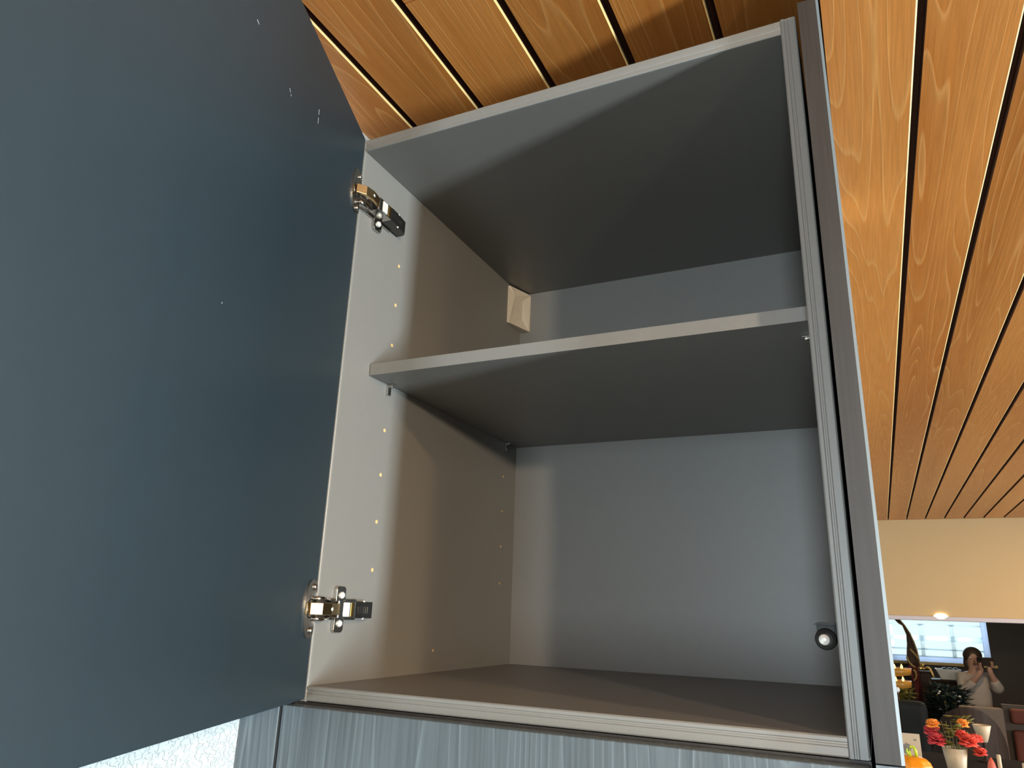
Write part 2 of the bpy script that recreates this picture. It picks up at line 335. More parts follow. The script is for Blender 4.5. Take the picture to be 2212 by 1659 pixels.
unseen_ceiling_light(2.60, 1.60, 'unseen round warm ceiling light on the planks in the middle of the kitchen', 28)
unseen_ceiling_light(2.10, 4.10, 'unseen round warm ceiling light on the planks nearest the beige header wall', 20)
unseen_ceiling_light(1.60, 7.60, 'unseen round warm ceiling light in the far room beyond the header wall', 20, z=CZ+0.02)
pn = empty('pendant_lamp', (2.84, -2.49, CZ))
MB().lathe([(0.05, 0), (0.05, -0.02), (0.006, -0.03), (0.006, -0.13), (0.03, -0.135), (0.055, -0.17), (0.05, -0.17), (0.02, -0.14)], 24).build('canopy', 'brass', pn)
tag(pn, 'small brass pendant with a bare bulb behind the photographer', 'lamp')
# small lamp hanging at the header trim
t = empty('puck_light', (1.011, FY-0.013, Z0+0.153))
MB().lathe([(0.02, 0), (0.040, -0.002), (0.043, -0.012), (0.030, -0.020), (0.002, -0.022)], 28, mat=Matrix.Rotation(R(90), 4, 'X') @ Matrix.Diagonal((1, 0.52, 1, 1)) @ Matrix.Rotation(R(180), 4, 'X') @ Matrix.Translation((0,0,0)) ).build('lens', 'lamp', t)
t.rotation_euler = (0, 0, R(180))
tag(t, 'small glowing oval lamp on the pale trim under the beige header wall', 'lamp')

# ------------------------------------------------------------------ the open wall cabinet
W, H, D, T = 0.564, 0.7125, 0.5377, 0.0165
cab = empty('wall_cabinet', (0, 0, Z0))
tag(cab, 'open dark grey wall cabinet with its door swung out on two hinges under plank ceiling', 'cabinet')
bt = 0.019      # top panel reads a little thicker through its gasket
FE = 0.0035     # depth of the front edging
MB().box(-T, 0, FE, D+0.012, -T, H+bt).build('side_panel', 'laminate', cab)
MB().box(W, W+T, FE, D+0.012, -T, H+bt).build('side_panel', 'laminate', cab)
MB().box(0, W, FE, D+0.012, H, H+bt).build('top_panel', 'laminate', cab)
MB().box(0, W, FE, D+0.012, -T, 0).build('bottom_panel', 'laminate', cab)
MB().box(0, W, D, D+0.010, 0, H).build('back_panel', 'laminate', cab)
# edge bands with two ribs and grooves, along each front edge (profile: across, depth)
def band(w_):
    k = w_/16.5
    P = [(0, FE), (0, 0.0012), (0.0012, 0.0), (0.0040, 0.0), (0.0048, 0.0009), (0.0060, 0.0009), (0.0067, 0.0004), (0.0078, 0.0004), (0.0082, 0.0009), (0.0088, 0.0004), (0.0148, 0.0004), (0.0160, 0.0012), (0.0165, FE)]
    return [(a*k*1000, d) for a, d in P]
b = MB().prism([(d, H+a) for a, d in band(bt)], 0.0, W, 'X'); b.build('edge_band', 'edging', cab)
b = MB().prism([(d, -a) for a, d in band(T)], 0.0, W, 'X'); b.build('edge_band', 'edging', cab)
b = MB().prism([(W+a, d) for a, d in band(T)], -T, H+bt, 'Z'); b.build('edge_band', 'edging', cab)
b = MB().prism([(-a, d) for a, d in band(T)], -T, H+bt, 'Z'); b.build('edge_band', 'edging', cab)
# adjustable shelf
YS, ZS, TS = 0.0575, 0.3915, 0.0162
sh = MB().box(0.0012, W-0.0012, YS+0.001, D-0.001, ZS, ZS+TS).build('shelf', 'laminate', cab)
MB().box(0.0012, W-0.0012, YS, YS+0.001, ZS, ZS+TS).build('shelf_edge', 'edging', sh)
def pin(x, y, sgn):
    p = MB().tube([(0, 0, -0.003), (sgn*0.009, 0, -0.003)], 0.0025, 10).box(min(0, sgn*0.0035), max(0, sgn*0.0035), -0.0035, 0.0035, -0.016, -0.001)
    p.box(min(0, sgn*0.012), max(0, sgn*0.012), -0.0035, 0.0035, -0.0022, -0.0003)
    o = p.build('shelf_pin', 'chrome', cab, bevel=0.0006); o.location = (x, y, ZS)
for y in (0.104, 0.487): pin(0.0002, y, 1); pin(W-0.0002, y, -1)
# drilled pin holes on the left side (raw board rims)
hole_me = MB().lathe([(0.0027, 0.0), (0.0027, 0.0004), (0.0017, 0.0004), (0.0015, 0.0001)], 14, mat=Matrix.Rotation(R(90), 4, 'Y'))
h0 = hole_me.build('pin_hole', 'hole', cab)
hs = [(0.1045, z) for z in (0.1353, 0.1984, 0.2622, 0.3250, 0.4519, 0.5150, 0.5786)]+[(0.485, z) for z in (0.1359, 0.1995, 0.2630, 0.3264)]+[(0.272, 0.0302)]
for i, (y, z) in enumerate(hs):
    o = h0 if i == 0 else h0.copy()
    if i: COL.objects.link(o); o.parent = cab
    o.location = (0.0, y, z); o.rotation_euler = (0, 0, 0)
    if i > 6: o.scale = (1, 0.75, 0.75)
# corner cover of the hanging bracket, top back left
cv = MB()
x1, y1 = 0.0215, D; z0, z1 = 0.629, 0.7095
ya = 0.4755
# wedge with two flat flanges and a hollow slanted face
vs = [(0, ya, z0+0.001), (0.004, ya, z0), (0.006, 0.490, z0+0.024), (0.0085, 0.490, z1-0.018), (0.0035, ya+0.002, z1), (0, ya, z1),
      (x1, D, z0), (x1, D-0.003, z0), (0.011, 0.519, z0+0.022), (0.0125, 0.519, z1-0.018), (x1, D-0.003, z1), (x1, D, z1),
      (0, D, z0), (0, D, z1)]
fs = [(0, 1, 2, 3, 4, 5), (6, 11, 10, 9, 8, 7), (1, 7, 8, 2), (2, 8, 9, 3), (3, 9, 10, 4), (0, 12, 6, 7, 1), (5, 4, 10, 11, 13)]
cv.add(vs, fs); cv.build('bracket_cover', 'cream', cab, bevel=0.0012)
# striker with a silver push pin on the right side
st = MB().box(W-0.019, W, 0.045, 0.047, 0.0715, 0.087)
st.prism([(W-0.021, 0.087), (W-0.016, 0.0895), (W, 0.0895), (W, 0.087)], 0.034, 0.047, 'Y')
st.lathe([(0.0095, 0), (0.0095, 0.004), (0.0085, 0.006), (0.006, 0.007), (0.006, 0.0072)], 22, mat=Matrix.Translation((W-0.0115, 0.046, 0.0745)) @ Matrix.Rotation(R(90), 4, 'X'))
stk = st.build('door_striker', 'darkplastic', cab, bevel=0.0006)
MB().lathe([(0.0047, 0), (0.0047, 0.019), (0.0040, 0.020)], 18, mat=Matrix.Translation((W-0.0118, 0.040, 0.0745)) @ Matrix.Rotation(R(90), 4, 'X')).build('push_pin', 'whitemetal', stk)
# the door, swung 70 degrees open; local X runs along the door from the hinge edge, local Y points to its outer face
DW, DT = 0.598, 0.019
ang = R(-70)
Mdoor = Matrix.Translation((0.0052, -0.0085, 0)) @ Matrix.Rotation(ang, 4, 'Z')
dz0, dz1 = -0.0132, 0.7255
dr = MB().box(0, DW, -DT, 0, dz0, dz1).build('door', 'door', cab, bevel=0.0015); dr.matrix_local = Mdoor
sc_ = []
for (a, b_) in (((0.331, 0.6195), (0.3262, 0.6183)), ((0.247, 0.6102), (0.2435, 0.6075)), ((0.2425, 0.6060), (0.2405, 0.6048)), ((0.1672, 0.6455), (0.1668, 0.6380)), ((0.1666, 0.6345), (0.1658, 0.6268)), ((0.3112, 0.3356), (0.3106, 0.3344))):
    dx, dz = b_[0]-a[0], b_[1]-a[1]; l = math.hypot(dx, dz); nx, nz = -dz/l*0.0004, dx/l*0.0004
    MB().prism([(a[0]+nx, a[1]+nz), (a[0]-nx, a[1]-nz), (b_[0]-nx*0.5, b_[1]-nz*0.5), (b_[0]+nx*0.5, b_[1]+nz*0.5)], 0, 0.00012, 'Y').build('scratch', 'scratch', dr)

def hinge(zc):
    h = empty('hinge', (0, 0, zc)); h.parent = cab
    Md = Matrix.Translation((0.0052, -0.0085, 0)) @ Matrix.Rotation(ang, 4, 'Z')
    # cup flange on the door: long oval, flat towards the hinge edge
    pts = []
    for i in range(25):
        a = R(-90+180*i/24); pts.append((0.016+0.0205*math.cos(a)**0.8 if math.cos(a) > 1e-6 else 0.016, 0.0325*math.sin(a)))
    pts = [(0.0045, -0.029)]+pts+[(0.0045, 0.029), (0.0025, 0.024), (0.0025, -0.024)]
    def xz(prof, y0, y1, mat): return [( (p[0], y0, p[1])) for p in prof]
    fl = MB().prism(pts, 0.0, 0.0022, 'Y', mat=Md)
    o = fl.build('cup_flange', 'chrome', h, bevel=0.0009, seg=3)
    cp = MB().lathe([(0.0115, -0.0), (0.0115, 0.0026), (0.0100, 0.0028), (0.0095, 0.0012)], 26, mat=Md @ Matrix.Translation((0.0185, 0.0, 0)) @ Matrix.Rotation(R(-90), 4, 'X'))
    cp.build('cup_rim', 'darkmetal', h)
    for s in (-1, 1):
        MB().lathe([(0.0036, 0), (0.0036, 0.0016), (0.0026, 0.0028), (0.0006, 0.0029)], 14, mat=Md @ Matrix.Translation((0.0125, 0.002, s*0.024)) @ Matrix.Rotation(R(-90), 4, 'X')).build('screw', 'chrome', h)
    # link arm from the cup into the body: a bent strap
    P0 = Md @ Vector((0.024, 0.003, 0)); P0 = Vector((P0.x, P0.y, 0))
    path = [(P0.x, P0.y), (0.0245, -0.019), (0.0262, -0.006), (0.0240, 0.006), (0.0215, 0.0145)]
    vs = []; fs = []
    for i, (x, y) in enumerate(path):
        a = Vector(path[min(i+1, 4)])-Vector(path[max(i-1, 0)]); n_ = Vector((a.y, -a.x)).normalized()*0.0022
        for zz in (-0.0066, 0.0066):
            vs += [(x+n_.x, y+n_.y, zz), (x-n_.x, y-n_.y, zz)]
    for i in range(4):
        k = i*4
        fs += [(k, k+4, k+6, k+2), (k+1, k+3, k+7, k+5), (k, k+1, k+5, k+4), (k+2, k+6, k+7, k+3)]
    fs += [(0, 2, 3, 1), (16, 17, 19, 18)]
    MB().add(vs, fs).build('link_arm', 'tintednickel', h, bevel=0.0006)
    lk = MB()
    for s in (-1, 1): lk.tube([(0.012, -0.016, s*0.011), (0.0125, -0.004, s*0.0115), (0.010, 0.010, s*0.0095)], 0.0026, 8)
    lk.build('side_link', 'chrome', h)
    MB().ball((0.0270, -0.005, 0), 0.0030, 12, 8, (0.6, 1, 1)).build('arm_rivet', 'whitemetal', h)
    # body: channel rising off the mounting plate
    prof = [(0.0030, 0.013), (0.0225, 0.013), (0.0235, 0.016), (0.0215, 0.060), (0.0150, 0.064), (0.0030, 0.064)]
    MB().prism([(a, b2) for a, b2 in prof], -0.0095, 0.0095, 'Z').build('arm_body', 'chrome', h, bevel=0.0012)
    MB().box(0.0222, 0.0240, 0.0225, 0.0335, -0.0082, 0.0082).build('slot_plate', 'whitemetal', h, bevel=0.0005)
    MB().box(0.0217, 0.0232, 0.0375, 0.0425, -0.0082, 0.0082).build('slot_plate', 'brass', h, bevel=0.0005)
    # dark snap-on cap over the tail with embossed ribs
    cap = MB().prism([(0.0035, 0.046), (0.0225, 0.046), (0.0215, 0.060), (0.0175, 0.088), (0.0120, 0.0915), (0.0035, 0.0915)], -0.0098, 0.0098, 'Z').build('end_cap', 'darkmetal', h, bevel=0.001)
    rb = MB()
    for i in range(6):
        y = 0.052+i*0.0045; x = 0.0222-(y-0.046)*0.095-0.0006
        rb.box(x, x+0.0012, y, y+0.0012, -0.0040, 0.0040)
    rb.build('rib', 'chrome', h)
    # cross mounting plate: two rounded wings with a screw each, and a long foot
    wg = MB()
    for s in (-1, 1):
        prof = [(0.0300, s*0.008), (0.0300, s*0.0240), (0.0325, s*0.0272), (0.0460, s*0.0272), (0.0485, s*0.0240), (0.0485, s*0.008)]
        wg.add([(x, y, z) for x in (0.0, 0.0052) for y, z in prof], [(0, 1, 2, 3, 4, 5), (6, 7, 8, 9, 10, 11)]+[(i, (i+1) % 6, 6+(i+1) % 6, 6+i) for i in range(6)])
    wg.box(0.0, 0.0045, 0.014, 0.072, -0.0125, 0.0125)
    wg.build('mounting_plate', 'chrome', h, bevel=0.0016, seg=3)
    for s in (-1, 1):
        MB().lathe([(0.0042, 0), (0.0042, 0.0012), (0.0030, 0.0030), (0.0008, 0.0034)], 16, mat=Matrix.Translation((0.0050, 0.0395, s*0.0165)) @ Matrix.Rotation(R(90), 4, 'Y')).build('screw', 'whitemetal', h)
        MB().ball((0.0195, 0.066, s*0.0100), 0.0016).build('rivet', 'whitemetal', h)
    return h
hinge(0.6305); hinge(0.0846)

# ------------------------------------------------------------------ what stands round the cabinet
# tall end panel at the right, flush with the door fronts, its upper left corner cut away
ep = empty('end_panel', (0, 0, 0))
x0, x1 = 0.5838, 0.6045; yf = -0.021; c = 0.0026
zt = Z0+0.7285; zb = Z0-0.0145
MB().box(x0, x1-c, yf, 0.571, zb, zt).build('board', 'ash_edge', ep)
MB().box(x0+0.0105, x1-c, yf, 0.571, zt, CZ-0.001).build('scribe_strip', 'ash_edge', ep)
MB().prism([(x1-c, yf+0.0002), (x1, yf+c), (x1, 0.571), (x1-c, 0.571)], zb, CZ-0.001, 'Z').build('bevel_glint', 'glintedge', ep)['label'] = 'pale blue grey glint painted along the panel edge'
MB().box(x0, x1, yf, 0.571, 0.0, zb-0.0012).build('board', 'ash', ep)
tag(ep, 'tall dark brown grey end panel standing right of the open cabinet', 'panel')
# tall unit below
tu = empty('tall_cabinet', (0, 0, 0))
MB().box(-T, W+T, 0.001, D+0.012, 0.08, Z0-T-0.0006).build('body', 'ash_edge', tu)
MB().box(-0.0145, W+T-0.0005, yf, -0.001, 0.085, Z0-0.0192).build('door', 'ash', tu, bevel=0.0008)
MB().box(-T, W+T, 0.04, 0.06, 0.0, 0.08).build('plinth', 'black', tu)
tag(tu, 'tall cabinet below the open one with charcoal wood grain door', 'cabinet')
fp = MB().box(WX+0.0006, -0.0195, yf, -0.001, 0.0, Z0-0.0185).build('filler_panel', 'ash', bevel=0.0008)
tag(fp, 'narrow charcoal filler strip between the white wall and the tall cabinet door', 'panel')

# ------------------------------------------------------------------ raised bar and the things on it
BT = 1.0
bar = empty('breakfast_bar', (0, 0, 0))
MB().box(0.60, 1.75, 2.42, 3.75, BT-0.04, BT).build('worktop', 'black', bar, bevel=0.006)
MB().box(0.66, 1.69, 2.62, 3.65, 0.0, BT-0.04).build('base', 'darkwood', bar)
tag(bar, 'raised breakfast bar with dark top carrying the vase and pumpkin jar', 'bar')
# pumpkin jar
pj = empty('pumpkin_jar', (0.668, 2.6, BT))
rib = lambda a: 1-0.06*abs(math.cos(4.5*a))
MB().lathe([(0.035, 0.0), (0.058, 0.012), (0.068, 0.045), (0.066, 0.088), (0.062, 0.0905), (0.060, 0.086)], 48, rib=rib).build('bowl', plain('pale_yellow_glaze', (0.85, 0.62, 0.25), 0.3), pj)
MB().lathe([(0.069, 0.091), (0.070, 0.098), (0.064, 0.112), (0.050, 0.124), (0.030, 0.131), (0.010, 0.132), (0.001, 0.131)], 72, rib=rib).build('lid', 'pumpkin', pj)
st_ = MB().tube([(-0.004, 0, 0.129), (-0.006, 0, 0.146), (0.000, 0, 0.162), (0.010, 0, 0.163), (0.016, 0, 0.150), (0.016, 0, 0.132)], [0.007, 0.005, 0.0045, 0.005, 0.0055, 0.005], 12)
st_.tube([(-0.005, 0, 0.134), (-0.013, -0.004, 0.145), (-0.012, -0.004, 0.157)], [0.005, 0.004, 0.002], 8)
st_.build('stem_handle', 'stem', pj)
tag(pj, 'orange ribbed pumpkin jar with lime green curled stem on the bar', 'jar')
# card
cd = empty('greeting_card', (0.672, 2.9, BT)); cd.rotation_euler = (R(-6), 0, R(3))
MB().box(-0.042, 0.042, 0, 0.0015, 0, 0.172).build('card_sheet', 'card', cd)
MB().prism([(-0.030, 0.100), (-0.006, 0.094), (0.006, 0.112), (0.004, 0.130), (-0.010, 0.136), (-0.020, 0.128), (-0.034, 0.134)], -0.0006, 0.0, 'Y').build('picture_print', 'print', cd)
MB().box(0.018, 0.028, -0.0006, 0, 0.146, 0.152).build('text_print', 'print', cd)
MB().box(-0.042, 0.042, 0.0015, 0.003, 0, 0.17, mat=Matrix.Translation((0, 0.0, 0)) @ Matrix.Rotation(R(-14), 4, 'X')).build('back_flap', 'card', cd)
tag(cd, 'cream card with a grey picture standing behind the pumpkin jar', 'card')
# ivory vase
vs_ = empty('vase', (0.836, 3.0, BT))
MB().lathe([(0.028, 0), (0.030, 0.004), (0.034, 0.05), (0.045, 0.122), (0.0425, 0.123), (0.040, 0.116), (0.031, 0.05), (0.024, 0.012), (0.001, 0.012)], 32).build('vase_body', 'ivory', vs_)
MB().tube([(0.0445*math.cos(a*math.pi/12), 0.0445*math.sin(a*math.pi/12), 0.1225) for a in range(25)], 0.0012, 6).build('vase_rim', 'ivory', vs_)
tag(vs_, 'tapered ivory vase holding red and orange flowers on the bar', 'vase')
def flower(dx, dy, z, r, mat, label, rich=7):
    """a stem from the vase mouth and a ruffled blossom of cupped petals"""
    t = empty('flower', (0.836+dx*0.15, 3.0+dy*0.15, BT+0.10))
    e_ = Vector((dx*0.85, dy*0.85, z-0.10))
    MB().tube([(0, 0, -0.06), (e_.x*0.45, e_.y*0.45, max(0.03, e_.z*0.7)), e_-Vector((0, 0, r*0.5))], 0.0016, 6).build('stem', 'leaf', t)
    pm = MB()
    r *= 1.2
    for lay in range(4):
        for i in range(rich):
            a = 2*math.pi*(i+0.5*lay)/rich+random.uniform(-.15, .15); el = R((-12, 22, 50, 74)[lay]+random.uniform(-10, 10)); l = r*(0.95, 1.0, 0.95, 0.8)[lay]
            d = Vector((math.cos(a)*math.cos(el), math.sin(a)*math.cos(el), math.sin(el))); s_ = Vector((-math.sin(a), math.cos(a), 0)); up = d.cross(s_)
            w_ = l*0.55
            V = [e_, e_+d*l*0.55+s_*w_-up*l*0.1, e_+d*l*0.55-s_*w_-up*l*0.1, e_+d*l*0.6+up*l*0.12, e_+d*l-up*l*0.12*(-1)**i+s_*w_*0.6, e_+d*l-s_*w_*0.6, e_+d*l*1.08]
            pm.add([tuple(v) for v in V], [(0, 1, 3), (0, 3, 2), (1, 4, 3), (3, 5, 2), (3, 4, 6), (3, 6, 5)], True)
    o = pm.build('petals', mat, t)
    m_ = o.modifiers.new('solid', 'SOLIDIFY'); m_.thickness = 0.0012
    tag(t, label, 'flower', 'flowers in the ivory vase'); return t
flower(-0.068, -0.02, 0.205, 0.022, 'orangeflower', 'orange blossom highest at the left side of the ivory vase')
flower(-0.074, 0.00, 0.176, 0.026, 'pinkflower', 'crimson blossom directly below the left orange blossom')
flower(-0.062, -0.03, 0.146, 0.030, 'pinkflower', 'crimson blossom drooping lowest left of the vase')
flower(0.040, -0.02, 0.215, 0.020, 'orangeflower', 'orange blossom highest at the right side of the ivory vase')
flower(0.028, -0.03, 0.176, 0.020, 'redflower', 'small red blossom just above the right rim of the vase')
flower(0.048, -0.045, 0.152, 0.032, 'redflower', 'large full red blossom right of the vase mouth')
flower(0.078, 0.00, 0.158, 0.024, 'redflower', 'orange red blossom outermost right above the lowest one')
flower(0.086, -0.02, 0.114, 0.022, 'redflower', 'red blossom drooping lowest at the right of the vase')
gr = empty('leaf_sprig', (0.836, 3.01, BT+0.08)); lm = []
for i in range(26):
    a = random.uniform(0, 2*math.pi); rr_ = random.uniform(0.0, 0.045); z = random.uniform(0.055, 0.165)
    c_ = Vector((rr_*math.cos(a)*1.1-0.002, rr_*math.sin(a), z)); d = Vector((math.cos(a), math.sin(a), random.uniform(-.2, .7))).normalized(); s_ = d.cross(Vector((0, 0, 1))).normalized(); n_ = s_.cross(d)
    l = random.uniform(0.030, 0.050); w_ = l*0.48
    V = [c_, c_+d*l*.45+s_*w_, c_+d*l, c_+d*l*.45-s_*w_, c_+d*l*.5-n_*w_*.35]
    o = MB().add([tuple(v) for v in V], [(0, 1, 4), (1, 2, 4), (2, 3, 4), (3, 0, 4)], True).build('leaf', 'leaf' if i % 3 else 'olive', gr)
    m_ = o.modifiers.new('solid', 'SOLIDIFY'); m_.thickness = 0.0008
b = MB()
for i in range(5): b.tube([(0, 0, -0.05), (0.01*(i-2), 0.004*((i*7) % 5-2), 0.05), (0.018*(i-2), 0.008*((i*7) % 5-2), 0.14)], 0.0014, 6)
b.build('stalk', 'leaf', gr)
tag(gr, 'olive green leafy sprig in the middle of the ivory vase', 'plant')
fc = empty('footed_bowl', (0.998, 3.6, BT))
MB().lathe([(0.012, 0.083), (0.016, 0.085), (0.028, 0.12), (0.038, 0.156), (0.036, 0.157), (0.022, 0.11), (0.001, 0.09)], 28).build('bowl', 'ivory', fc)
MB().lathe([(0.030, 0), (0.032, 0.006), (0.008, 0.014), (0.007, 0.07), (0.014, 0.083), (0.001, 0.083)], 24).build('foot', 'darkwood', fc)
tag(fc, 'cream flared bowl on a dark foot behind the red blossoms on the bar', 'bowl')
def taper(x, y, h, label, mat='ivory'):
    t = empty('taper_candle', (x, y, BT))
    MB().lathe([(0.016, 0), (0.018, 0.004), (0.010, 0.010), (0.010, 0.018), (0.001, 0.018)], 20).build('candle_holder', 'brass', t)
    MB().lathe([(0.0075, 0.012), (0.0068, h-0.003), (0.004, h), (0.001, h)], 16).build('wax', mat, t)
    MB().tube([(0, 0, h-0.002), (0.001, 0, h+0.006)], 0.0007, 6).build('wick', 'black', t)
    tag(t, label, 'candle', 'cream taper candles'); return t
taper(0.953, 2.7, 0.152, 'cream taper candle before the dark barrel chair')
taper(1.028, 2.7, 0.132, 'cream taper candle rightmost on the bar at the frame edge')
rd = empty('red_bud', (0.928, 2.7, BT))
MB().lathe([(0.004, 0), (0.004, 0.05), (0.012, 0.075), (0.016, 0.10), (0.011, 0.122), (0.002, 0.140)], 16).build('bud', plain('coral_red', (0.55, 0.10, 0.06), 0.5), rd)
MB().lathe([(0.020, 0), (0.022, 0.004), (0.016, 0.05), (0.012, 0.052), (0.001, 0.05)], 16).build('pot', 'ivory', rd)
tag(rd, 'pointed coral red bud left of the cream taper candle', 'flower')
sp = empty('small_gourd', (0.984, 2.62, BT))
MB().lathe([(0.010, 0), (0.026, 0.012), (0.030, 0.045), (0.022, 0.082), (0.010, 0.104), (0.004, 0.110)], 40, rib=lambda a: 1-0.08*abs(math.cos(4*a))).build('gourd_body', 'orangeflower', sp)
MB().tube([(0, 0, 0.106), (0.004, 0, 0.116)], [0.004, 0.003], 8).build('stalk', 'leaf', sp)
tag(sp, 'small orange gourd between the two cream taper candles', 'gourd')

# ------------------------------------------------------------------ furniture and decoration in the far room
# barrel chair with dark curved back
bc = empty('barrel_chair', (1.065, 5.22, 0), R(180))
def shell(r0_, r1_, a0, a1, zlo, zhi, n=20):
    vs = []; fs = []
    for i in range(n+1):
        q = i/n; a = a0+(a1-a0)*q; top = zlo+(zhi-zlo)*math.sin(math.pi*min(1, max(0, 0.12+0.76*q)))**0.9
        for r, z in ((r0_, zlo), (r1_, zlo), (r1_*1.06, top), (r0_*1.06, top)): vs.append((r*math.cos(a), r*math.sin(a), z))
    for i in range(n):
        for k in range(4): fs.append((i*4+k, i*4+(k+1) % 4, (i+1)*4+(k+1) % 4, (i+1)*4+k))
    fs += [(0, 1, 2, 3), (n*4, n*4+3, n*4+2, n*4+1)]
    return MB().add(vs, fs, False)
shell(0.180, 0.200, R(-20), R(200), 0.36, 1.112).build('curved_back', 'darkwood', bc, bevel=0.006)
MB().lathe([(0.15, 0.40), (0.17, 0.41), (0.172, 0.45), (0.15, 0.47), (0.001, 0.475)], 32).build('seat', 'greycloth', bc)
for a in (45, 135, 225, 315): MB().tube([(0.15*math.cos(R(a)), 0.15*math.sin(R(a)), 0.0), (0.15*math.cos(R(a)), 0.15*math.sin(R(a)), 0.40)], [0.012, 0.017], 10).build('leg', 'darkwood', bc)
tag(bc, 'dark wooden barrel chair with a sweeping curved back behind the candles', 'chair')
# taupe armchair
def armchair(loc, rz, w_, hh, mat, label, cat='armchair'):
    t = empty('armchair', loc, rz); a = w_/2
    MB().box(-a, a, 0.22, 0.36, 0.14, hh).build('backrest', mat, t, bevel=0.05, seg=4)
    MB().box(-a+0.10, a-0.10, -0.30, 0.24, 0.20, 0.46).build('seat_cushion', mat, t, bevel=0.04, seg=4)
    for s in (-1, 1):
        MB().box(min(s*a, s*(a-0.12)), max(s*a, s*(a-0.12)), -0.32, 0.30, 0.10, 0.62).build('armrest', mat, t, bevel=0.04, seg=4)
        for y in (-0.28, 0.30): MB().tube([(s*(a-0.06), y, 0), (s*(a-0.06), y, 0.14)], [0.015, 0.022], 8).build('leg', 'darkwood', t)
    return tag(t, label, cat)
dc = empty('dining_chair', (1.325, 7.2, 0), R(180))
MB().box(-0.16, 0.16, 0.17, 0.23, 0.50, 0.958).build('backrest', 'taupe', dc, bevel=0.02, seg=3)
MB().box(-0.16, 0.16, -0.22, 0.17, 0.40, 0.49).build('seat', 'taupe', dc, bevel=0.02, seg=3)
for sx in (-0.13, 0.13):
    for sy in (-0.18, 0.19): MB().tube([(sx, sy, 0), (sx, sy, 0.42)], [0.014, 0.02], 8).build('leg', 'darkwood', dc)
tag(dc, 'taupe upholstered dining chair between the barrel chair and the red settle', 'chair')
armchair((0.62, 6.60, 0), R(178), 0.58, 1.02, 'greycloth', 'dark grey leather armchair beside the end panel below the candle stand')
# red padded settle
se = empty('settle', (1.935, 6.9, 0))
fr = MB().box(-0.45, 0.45, 0.16, 0.20, 0.30, 0.985).box(-0.45, -0.40, -0.25, 0.20, 0, 0.45).box(0.40, 0.45, -0.25, 0.20, 0, 0.45).box(-0.45, 0.45, -0.25, 0.20, 0.40, 0.45)
fr.build('frame', 'brownwall', se, bevel=0.006)
MB().box(-0.40, 0.40, 0.10, 0.165, 0.842, 0.958).build('back_cushion', 'brick', se, bevel=0.025, seg=3)
MB().box(-0.40, 0.40, 0.08, 0.165, 0.47, 0.795).build('back_cushion', 'brick', se, bevel=0.025, seg=3)
MB().box(-0.42, 0.42, -0.26, 0.14, 0.45, 0.50).build('seat_cushion', 'brick', se, bevel=0.02, seg=3)
tag(se, 'dark wood settle with brick red padded back at the right frame edge', 'bench')
# brass candle stand
cs = empty('candle_stand', (0.72, 7.15, 0))
MB().lathe([(0.14, 0), (0.15, 0.01), (0.04, 0.04), (0.018, 0.10), (0.016, 1.02), (0.03, 1.05), (0.001, 1.05)], 24).build('post', 'brass', cs)
for z, r in ((1.06, 0.115), (1.165, 0.125)):
    MB().lathe([(0.02, z-0.015), (r, z), (r+0.006, z+0.055), (r-0.004, z+0.055), (r-0.012, z+0.008), (0.001, z+0.006)], 30).build('tray', 'brasslamp', cs)
    for k in range(3):
        a = R(-95+k*120); x, y = 0.06*math.cos(a), 0.06*math.sin(a)-0.03
        c_ = MB().lathe([(0.018, z+0.008), (0.018, z+0.045), (0.001, z+0.047)], 14, c=(x, y, 0)).build('wax', 'ivory', cs)
        MB().lathe([(0.001, 0), (0.011, 0.012), (0.009, 0.026), (0.001, 0.045)], 12, c=(x, y, z+0.046)).build('flame', 'flame', c_)
MB().tube([(0, 0.1, 1.04), (0, 0.1, 1.20)], 0.010, 8).build('rod', 'brass', cs)
tag(cs, 'two tier brass candle stand with burning candles against the window', 'candle holder')
# olive plant under the candles
def bush(name, loc, pot_r, pot_h, n, spread, z0_, z1_, mat, leaf, label, blossoms=0, potmat='darkwood'):
    t = empty(name, loc)
    MB().lathe([(pot_r*0.75, 0), (pot_r, pot_h), (pot_r*1.06, pot_h), (pot_r*0.96, pot_h-0.02), (0.001, pot_h-0.03)], 24).build('pot', potmat, t)
    b_ = MB()
    for i in range(7):
        a = i*0.9; b_.tube([(0, 0, pot_h-0.03), (spread*0.3*math.cos(a), spread*0.3*math.sin(a), (pot_h+z1_)/2), (spread*0.6*math.cos(a), spread*0.6*math.sin(a), z1_-0.08)], 0.006, 6)
    b_.build('stalk', 'olive', t)
    g = MB()
    for i in range(n):
        a = random.uniform(0, 6.283); rr_ = spread*math.sqrt(random.random()); z = random.uniform(z0_, z1_)
        c_ = Vector((rr_*math.cos(a), rr_*math.sin(a), z)); d = Vector((math.cos(a), math.sin(a), random.uniform(-.6, .8))).normalized(); s_ = d.cross(Vector((0, 0, 1))).normalized(); n_ = s_.cross(d)
        l = leaf*random.uniform(.7, 1.3); w_ = l*0.3
        V = [c_, c_+d*l*.45+s_*w_, c_+d*l, c_+d*l*.45-s_*w_, c_+d*l*.5-n_*w_*.35]
        g.add([tuple(v) for v in V], [(0, 1, 4), (1, 2, 4), (2, 3, 4), (3, 0, 4)], False)
    o = g.build('foliage', mat, t); o['kind'] = 'stuff'
    for i in range(blossoms):
        a = random.uniform(3.6, 5.8); z = random.uniform(z0_+0.25*(z1_-z0_), z1_-0.03)
        MB().ball((spread*1.02*math.cos(a), spread*1.02*math.sin(a), z), 0.011, 10, 6, (1.2, 1, 0.8)).build('blossom', 'white', t)
    return tag(t, label, 'plant')
